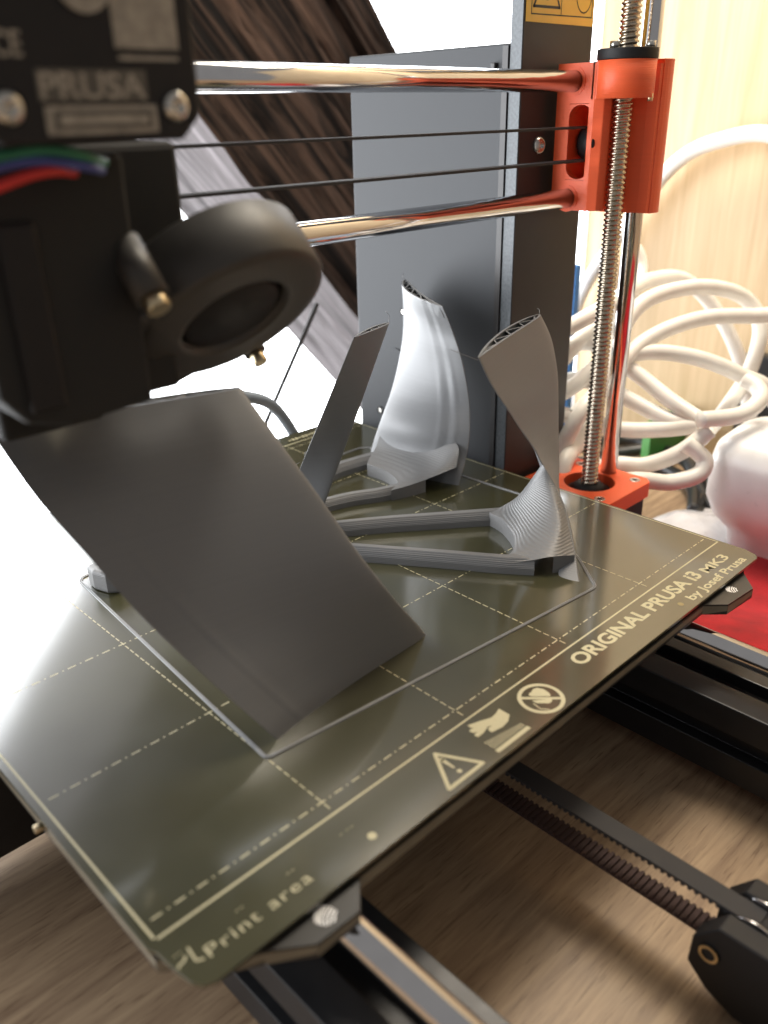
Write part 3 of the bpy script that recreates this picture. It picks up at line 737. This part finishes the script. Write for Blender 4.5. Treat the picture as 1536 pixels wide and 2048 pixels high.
BLADE_A = [(84,20.5,93,86.5,77.5),(70,22.6,76.5,88.5,63),(56,28,66,92,51.5),(41,34,56,96.5,42),(28,40.5,47.5,102.8,37.2),(17,46.5,39.5,110,36.8),(6,53,33.8,118.5,37.8),(0,56.6,32,122.7,38.2)]
BLADE_B = [(84,149.1,97.2,173.5,104.7),(56,149.2,114.0,168.0,113.5),(28,149.3,131.0,162.0,122.0),(0,149.3,147.8,156.6,131.3)]
blade(BLADE_A, 4.6, 3.0, 1, True, 'broad flat blade nearest the camera, leaning back', ridges=[(0.145, 0.006, 0.14), (0.158, 0.007, -0.16), (0.215, 0.006, 0.10)])
blade(BLADE_B, 3.0, 0.6, 1, True, 'narrow straight dark blade')
blade(BLADE_C, 4.4, lambda z: -3.5, 1, False, 'brightly lit curved blade in front of the power supply', ridges=[(0.72, 0.025, -0.18), (0.80, 0.025, 0.22), (0.87, 0.025, -0.18)])
blade(BLADE_D, 4.8, lambda z: 2.0 if z > 40 else 2.0 + (40 - z) * 0.05, 1, True, 'blade that twists over at mid height, at the right end of the print')
def patch(ctrl, walls, name='blade_root'):
    C_ = [catmull(r, 8) for r in ctrl]; cols = list(zip(*C_)); G = [catmull(c, 10) for c in cols]
    mb = MB(); mb.grid([list(g_) for g_ in G])
    # inner rim wall down to the sheet
    rim = [g_[0] for g_ in G]; mb.grid([[Vector((p.x, p.y, max(0, z * p.z))) for p in rim] for z in (0.0, 0.5, 1.0)])
    for side_ in (G[-1],):
        mb.grid([[Vector((p.x, p.y, f * p.z)) for p in side_] for f in (0.0, 1.0)])
    s0 = [g_ for g_ in zip(*G)][0] if False else G[0]
    n0 = len(s0) - 1
    for a_, b_ in walls:
        mb.grid([[Vector((p.x, p.y, f * p.z)) for p in s0[int(a_ * n0):int(b_ * n0) + 1]] for f in (0.0, 0.5, 1.0)])
    return mb.build(name, M['silver_base'], rot)
patch([[(172, 48.0, 4.6), (179.7, 47.0, 5.6), (190.0, 54.2, 5.8), (197.5, 65.5, 6), (200, 74.5, 5.8)],
       [(177.0, 40, 5.0), (188.5, 43.4, 8.5), (198.2, 53.7, 10), (205.3, 65.8, 9), (208, 74, 6.2)],
       [(184.0, 32.5, 7.0), (197.4, 39.4, 12), (206.2, 50.5, 16), (211.1, 62.8, 16), (214, 70, 11)],
       [(192.6, 28.0, 6), (206.8, 42.9, 14), (213.6, 53.4, 20), (214.9, 59.8, 26), (218.5, 63.0, 25)]], ((0.0, 0.28), (0.72, 1.0)))
patch([[(189.5, 121.4, 5), (197.3, 125.2, 5.6), (202.4, 137.3, 5.6), (202.1, 150.2, 6)],
       [(198.2, 118.6, 5.5), (206.5, 124.0, 7), (210.1, 134.9, 7.5), (208.2, 154.2, 7)],
       [(209.0, 116.0, 6.5), (217.5, 121.5, 9.5), (219.5, 134.2, 10.5), (214.3, 157.0, 9)],
       [(221.8, 111.7, 9), (228.2, 117.5, 17), (226.4, 135.1, 18), (219.4, 158.4, 15)]], ((0.0, 0.6),))
def arm(pts, w0, w1, h):
    C_ = catmull(pts, 8); rows = []; n = len(C_)
    for i, p in enumerate(C_):
        t = (C_[min(i + 1, n - 1)] - C_[max(i - 1, 0)]).normalized(); q = Vector((-t.y, t.x, 0)); w = w0 + (w1 - w0) * i / (n - 1)
        prof = [(-w, 0), (-w, h * 0.45), (-w * 0.72, h * 0.75), (-w * 0.35, h), (w * 0.35, h), (w * 0.72, h * 0.75), (w, h * 0.45), (w, 0)]
        rows.append([Vector((p.x + q.x * a, p.y + q.y * a, b)) for a, b in prof])
    mb = MB(); mb.grid(rows, smooth=False); return mb.build('arm', M['silver_base'], rot)
# centre lines of the arms, from the hub outwards
arm([(112, 138, 0), (149, 84.5, 0), (163, 64, 0), (173, 49, 0), (178, 42.5, 0), (181.5, 38.0, 0)], 2.7, 3.6, 5.8)
arm([(112, 139, 0), (160, 108, 0), (183, 91, 0), (200, 78, 0), (210, 70.5, 0)], 2.7, 3.6, 5.8)
arm([(112, 146, 0), (168, 134.5, 0), (187, 126.5, 0), (199, 123, 0), (206, 121, 0)], 2.7, 3.3, 5.2)
arm([(112, 149, 0), (178, 158.5, 0), (192, 161, 0), (205, 160.0, 0), (216, 158, 0)], 2.7, 4.2, 5.8)
arm([(108, 138, 0), (100, 95, 0), (93, 70, 0), (86, 54, 0)], 3.2, 3.6, 6)
arm([(110, 138, 0), (118, 95, 0), (118, 70, 0), (110, 56, 0)], 3.2, 3.6, 6)
MB().cyl((110, 144, 0), (110, 144, 7), 13, 40).build('hub', M['silver_base'], rot, bevel=0.8)
arm([(100, 146, 0), (84, 147, 0), (72, 146, 0), (64.5, 142.5, 0)], 3.2, 5.4, 6)
MB().prism([(60.6, 149.5), (60.2, 144), (62.2, 138), (65.5, 135.2), (72, 138), (72, 148), (66, 151)], 0, 8.2).build('foot', M['silver_base'], rot, bevel=1.2)
# fine strings of plastic left hanging on the print
for a_, b_, c_ in (((157.6, 47.5, 83), (153.5, 49, 85), (148.5, 51.5, 87.5)), ((173.5, 104.7, 84), (174.6, 105.5, 86), (173.8, 106.4, 88)), ((241.7, 162.9, 84), (240.6, 163.6, 85.6), (242.2, 164.4, 86.4)),
                   ((149.3, 126, 34), (147.8, 127.5, 33), (148.2, 128.5, 30)), ((149.3, 133, 27), (147.4, 134.5, 25.5), (148.6, 135.5, 22)), ((221.1, 70.5, 84), (222.4, 71.4, 85.2), (221.8, 71.9, 86.0))):
    MB().tube(catmull([a_, b_, c_], 5), 0.09, 6).build('plastic_string', M['skirt'], rot)
# skirt line round the print
sk = [(49.6, 27.2), (187.0, 14.3), (200.9, 31), (234.0, 82.1), (232.2, 117.4), (228.0, 176), (224, 179.6), (213.8, 179.6), (61, 156.5), (59, 153.6)]
pts = []
for i, p in enumerate(sk):
    a, b, c = Vector(sk[i - 1]), Vector(p), Vector(sk[(i + 1) % len(sk)])
    r = min(2.2, (a - b).length * .3, (c - b).length * .3); u = b + (a - b).normalized() * r; v = b + (c - b).normalized() * r
    for k in range(6):
        t = k / 5; pts.append((1 - t) ** 2 * u + 2 * t * (1 - t) * b + t * t * v)
skm = MB()
def ribbon(off, w, h):
    n = len(pts); rows = []
    for i in range(n + 1):
        p = pts[i % n]; t = (pts[(i + 1) % n] - pts[(i - 1) % n]).normalized(); q = Vector((-t.y, t.x))
        wob = 0.05 * noise.noise(Vector((p.x * .3, p.y * .3, 0)))
        rows.append([(p.x + q.x * (off + a + wob), p.y + q.y * (off + a + wob), b) for a, b in [(-w, 0.01), (-w, h * .6), (-w * .5, h), (w * .5, h), (w, h * .6), (w, 0.01)]])
    skm.grid(rows)
ribbon(0, 0.28, 0.45); ribbon(0.58, 0.28, 0.45)
tag(skm.build('printed_skirt', M['skirt'], None), 'thin silver line of filament laid as a closed loop round the half-finished print', 'skirt line')

# ------------------------------------------------------------------ things behind
def cable(name, pts, r, mtl, label, cat='cable', group=None, sub=10, lift=None):
    o = MB().tube(catmull(pts, sub), r, 20).build(name, M[mtl]); return tag(o, label, cat, group)
cable('cable', [(130, 226, -14), (140, 222, 12), (150, 219, 27), (165, 216, 31.5), (185, 220, 28), (215, 235, 10), (240, 240, -30), (252, 236, -62)], 3.1, 'cable_grey', 'grey cable arching up behind the rear edge of the print sheet')
cable('cord', [(300.5, 300, 46), (297.3, 300, 40.7), (276, 300, 10.5), (254.6, 300, -20.0), (228, 300, -60)], 1.5, 'black', 'thin dark cord slanting down across the bright window', 'cord')
grp = 'white cables heaped behind the lead screw'
cable('cable', [(474, 226, 10), (474, 215, 40), (474, 199, 66), (474, 160, 120), (474, 127, 137), (474, 91, 137.5), (474, 30, 110), (470, -20, 20), (462, -40, -60)], 4.6, 'cable_white', 'single white cable arching high across the pale wood panel', 'cable')
def white(pts, label): cable('cable', pts, 4.2, 'cable_white', label, 'cable', grp)
white([(290, 125, -56), (304.5, 106, 7.5), (327.4, 106.0, 25.0), (361.6, 109.9, 57.7), (395.9, 97.8, 65.9), (424.2, 82.0, 59.7), (432.0, 71.4, 43.2), (420.1, 67.9, 20.5), (393.6, 67.1, 3.8), (364.9, 65.6, -5.5)], 'white cable making the tallest, widest loop of the heap')
white([(313.2, 110.5, 11.2), (321.2, 107.3, 18.1), (357.7, 102.6, 40.8), (387.6, 88.4, 51.1), (414.4, 70.5, 51.3), (432.6, 55.5, 47.8), (450, 30, 20), (455, 10, -55)], 'white cable crossing just under the top of the tallest loop')
white([(316, 132, 12), (326.4, 120.4, 22.3), (339.2, 114.3, 31.6), (358.4, 99.5, 37.2), (376.6, 80.2, 34.2), (395.7, 62.9, 23.9), (412, 48, 8), (430, 30, -58)], 'white cable bending down to the right through the middle of the heap')
white([(326, 150, 34), (335.3, 131.3, 40.3), (344.9, 121.9, 40.0), (351.3, 100.1, 27.7), (351.0, 78.3, 17.2), (349.7, 60.2, 10.8)], 'white cable running straight down from behind the smooth rod to the white adapter')
white([(326, 142, 12), (333.6, 128.5, 21.9), (340.2, 113.8, 20.6), (344.9, 97.7, 14.5), (347.8, 75.3, 7.8), (350.7, 57.7, 8.5)], 'white cable in the lower part of the heap, passing above the green object')
white([(312, 134, 10), (321.7, 122.2, 6.4), (336.3, 96.9, 0.7), (344.4, 75.7, 3.6), (348.9, 59.4, 8.5)], 'nearly level white cable at the bottom of the heap')
white([(285, 98, -22), (293.9, 101.7, -7.3), (315.1, 107.5, -2.4), (338.3, 114.3, 6.9), (357.6, 122.1, 23.6), (378, 130, 50)], 'white cable rising steeply between the frame and the lead screw')
white([(300, 112, -22), (318.2, 90.2, -12.7), (326.9, 75.2, -11.2), (337.3, 62.4, -3.9), (347.1, 53.1, 7.9)], 'white cable curving up to the adapter just above the orange motor mount')
white([(302, 88, -18), (312.3, 72.0, -14.0), (324.5, 59.4, -15.5), (335.6, 50.8, -12.4), (340.2, 50.1, -6.8), (339.1, 54.1, -2.2), (336, 60, 2)], 'white cable with a hooked end beside the adapter')
white([(340.4, 55.9, 14.2), (360.2, 44.8, 14.4), (374.6, 41.9, 19.4), (380.6, 46.6, 23.6), (382, 54, 26)], 'short white cable curling up behind the adapter at the right edge')
white([(404, 140, 70), (399.5, 135.3, 81.9), (398.0, 130.0, 71.6), (378.6, 124.7, 58.5), (355.4, 126.7, 51.0), (333.0, 126.7, 41.5), (316, 128, 30)], 'white cable doubled back against the smooth rod above the heap')
white([(300, 140, 36), (323.2, 127.0, 51.2), (343.9, 120.1, 59.1), (391.0, 119.2, 68.2), (430, 112, 60), (452, 90, 20), (460, 70, -50)], 'white cable looping behind the others from the frame to the panel')
gb = 'black cables lying on the desk'
for pts, lb in (([(420, 215, -61), (439.4, 189.9, -61), (471.9, 169.5, -61), (473.2, 138.8, -61), (463.8, 108.2, -61), (437.1, 87.8, -61), (400.8, 77.4, -61), (385, 66, -61)], 'black cable lying on the desk in a wide curve round the white heap'),
                ([(430, 175, -61), (448.1, 158.9, -61), (460.1, 139.0, -57), (441.4, 107.0, -52), (413.8, 79.3, -61), (398, 60, -61)], 'black cable lying on the desk inside the wider black curve'),
                ([(380, 190, -60), (420, 160, -60), (440, 128, -60), (425, 95, -60), (392, 75, -60)], 'black cable lying on the desk closest to the orange motor mount')):
    cable('cable', pts, 4.2, 'cable_black', lb, 'cable', gb)
# white adapter
ad = MB()
prof = [(0.1, 0), (15, 0), (18, 1.5), (19, 6), (20, 18), (27, 27), (31, 38), (31.5, 60), (30, 68), (26, 73), (18, 76), (9, 77), (8, 78.5), (6.5, 84), (0.1, 85)]
rows = []
ac = Vector((379, 24, -65.9)); 
for r, h in prof:
    row = []
    for k in range(49):
        a = 2 * math.pi * k / 48; ca, sa = math.cos(a), math.sin(a); e = (abs(ca) ** 4 + abs(sa) ** 4) ** -0.25 if r > 10 else 1
        q = 1 + 0.05 * noise.noise(Vector((ca * 1.7, sa * 1.7, h * 0.045))) + 0.02 * noise.noise(Vector((ca * 5, sa * 5, h * 0.12)))
        row.append(ac + Vector((r * ca * e * q, r * sa * e * 1.05 * q, h * 0.94)))
    rows.append(row)
ad.grid(rows); tag(ad.build('power_adapter', M['white_plastic']), 'bulky glossy white power adapter standing at the right edge, white cables entering it', 'power adapter')
# crumpled clear bag
rows = []
for i in range(34):
    row = []
    for j in range(30):
        u, v = i / 33, j / 29
        x = 348 + 56 * u + 8 * v; y = 40 + 52 * v - 20 * u + 6 * math.sin(3 * u)
        h = 7 * math.sin(math.pi * min(1, max(0, u))) ** .5 * math.sin(math.pi * v) ** .5 if 0 < u < 1 and 0 < v < 1 else 0
        z = -64.5 + 1.2 * h + 3.0 * (noise.ridged_multi_fractal(Vector((x * .05, y * .05, 3)), 1.0, 2.0, 3, 1.0, 2.0) * 0.5) * (h / 7)
        row.append((x, y, z))
    rows.append(row)
bag = MB(); bag.grid(rows, smooth=False)
tag(bag.build('plastic_bag', M['bag'], fixn=False), 'crumpled shiny white plastic bag lying between the white adapter and the red felt', 'bag')
# red felt
rows = []
c0 = [(262, -120), (400, -120), (410, 40), (352, 56), (296, 30), (262, -20)]
for i in range(60):
    row = []
    for j in range(50):
        u, v = i / 59, j / 49
        x = 248 + 172 * u; y = -120 + 176 * v - 0.10 * (x - 248)
        lim = 56 - 0.55 * max(0, 352 - x) ** 1.0 * 0.55
        ed = min(1, min(u, 1 - u, v, 1 - v) * 12)
        z = -65.2 + ed ** .5 * (11 + 6 * math.sin(u * 5 + v * 3) + 4 * noise.noise(Vector((x * .02, y * .02, 1))) + 0.25 * noise.noise(Vector((x * .6, y * .6, 2))))
        row.append((x, y, z))
    rows.append(row)
red = MB(); red.grid(rows); tag(red.build('red_felt', M['red'], fixn=False), 'soft bright red felt cloth lying on the desk to the right of the bed rods', 'cloth')
bx = empty('dark_box', (484, 60, -66), 'dark grey box edge standing against the panel at the far right of the cable heap', 'box')
MB().box(478, 488, -30, 97, -65.5, 14).build('case', M['alu_black'], bx, bevel=2)
tag(MB().prism([(0, 0), (58, 4), (60, 9), (4, 8)], -65.5, -30, axis=2).build('green_object', M['green'], None, bevel=1), 'small green plastic piece half hidden under the white cables', 'plastic piece').location = Vector((430, 128, 0)) * S
tag(MB().box(440, 447, 200, 222, -65.5, 62).build('blue_object', M['blue'], None, bevel=1.5), 'blue upright item just right of the black frame, behind the cables', 'folder')
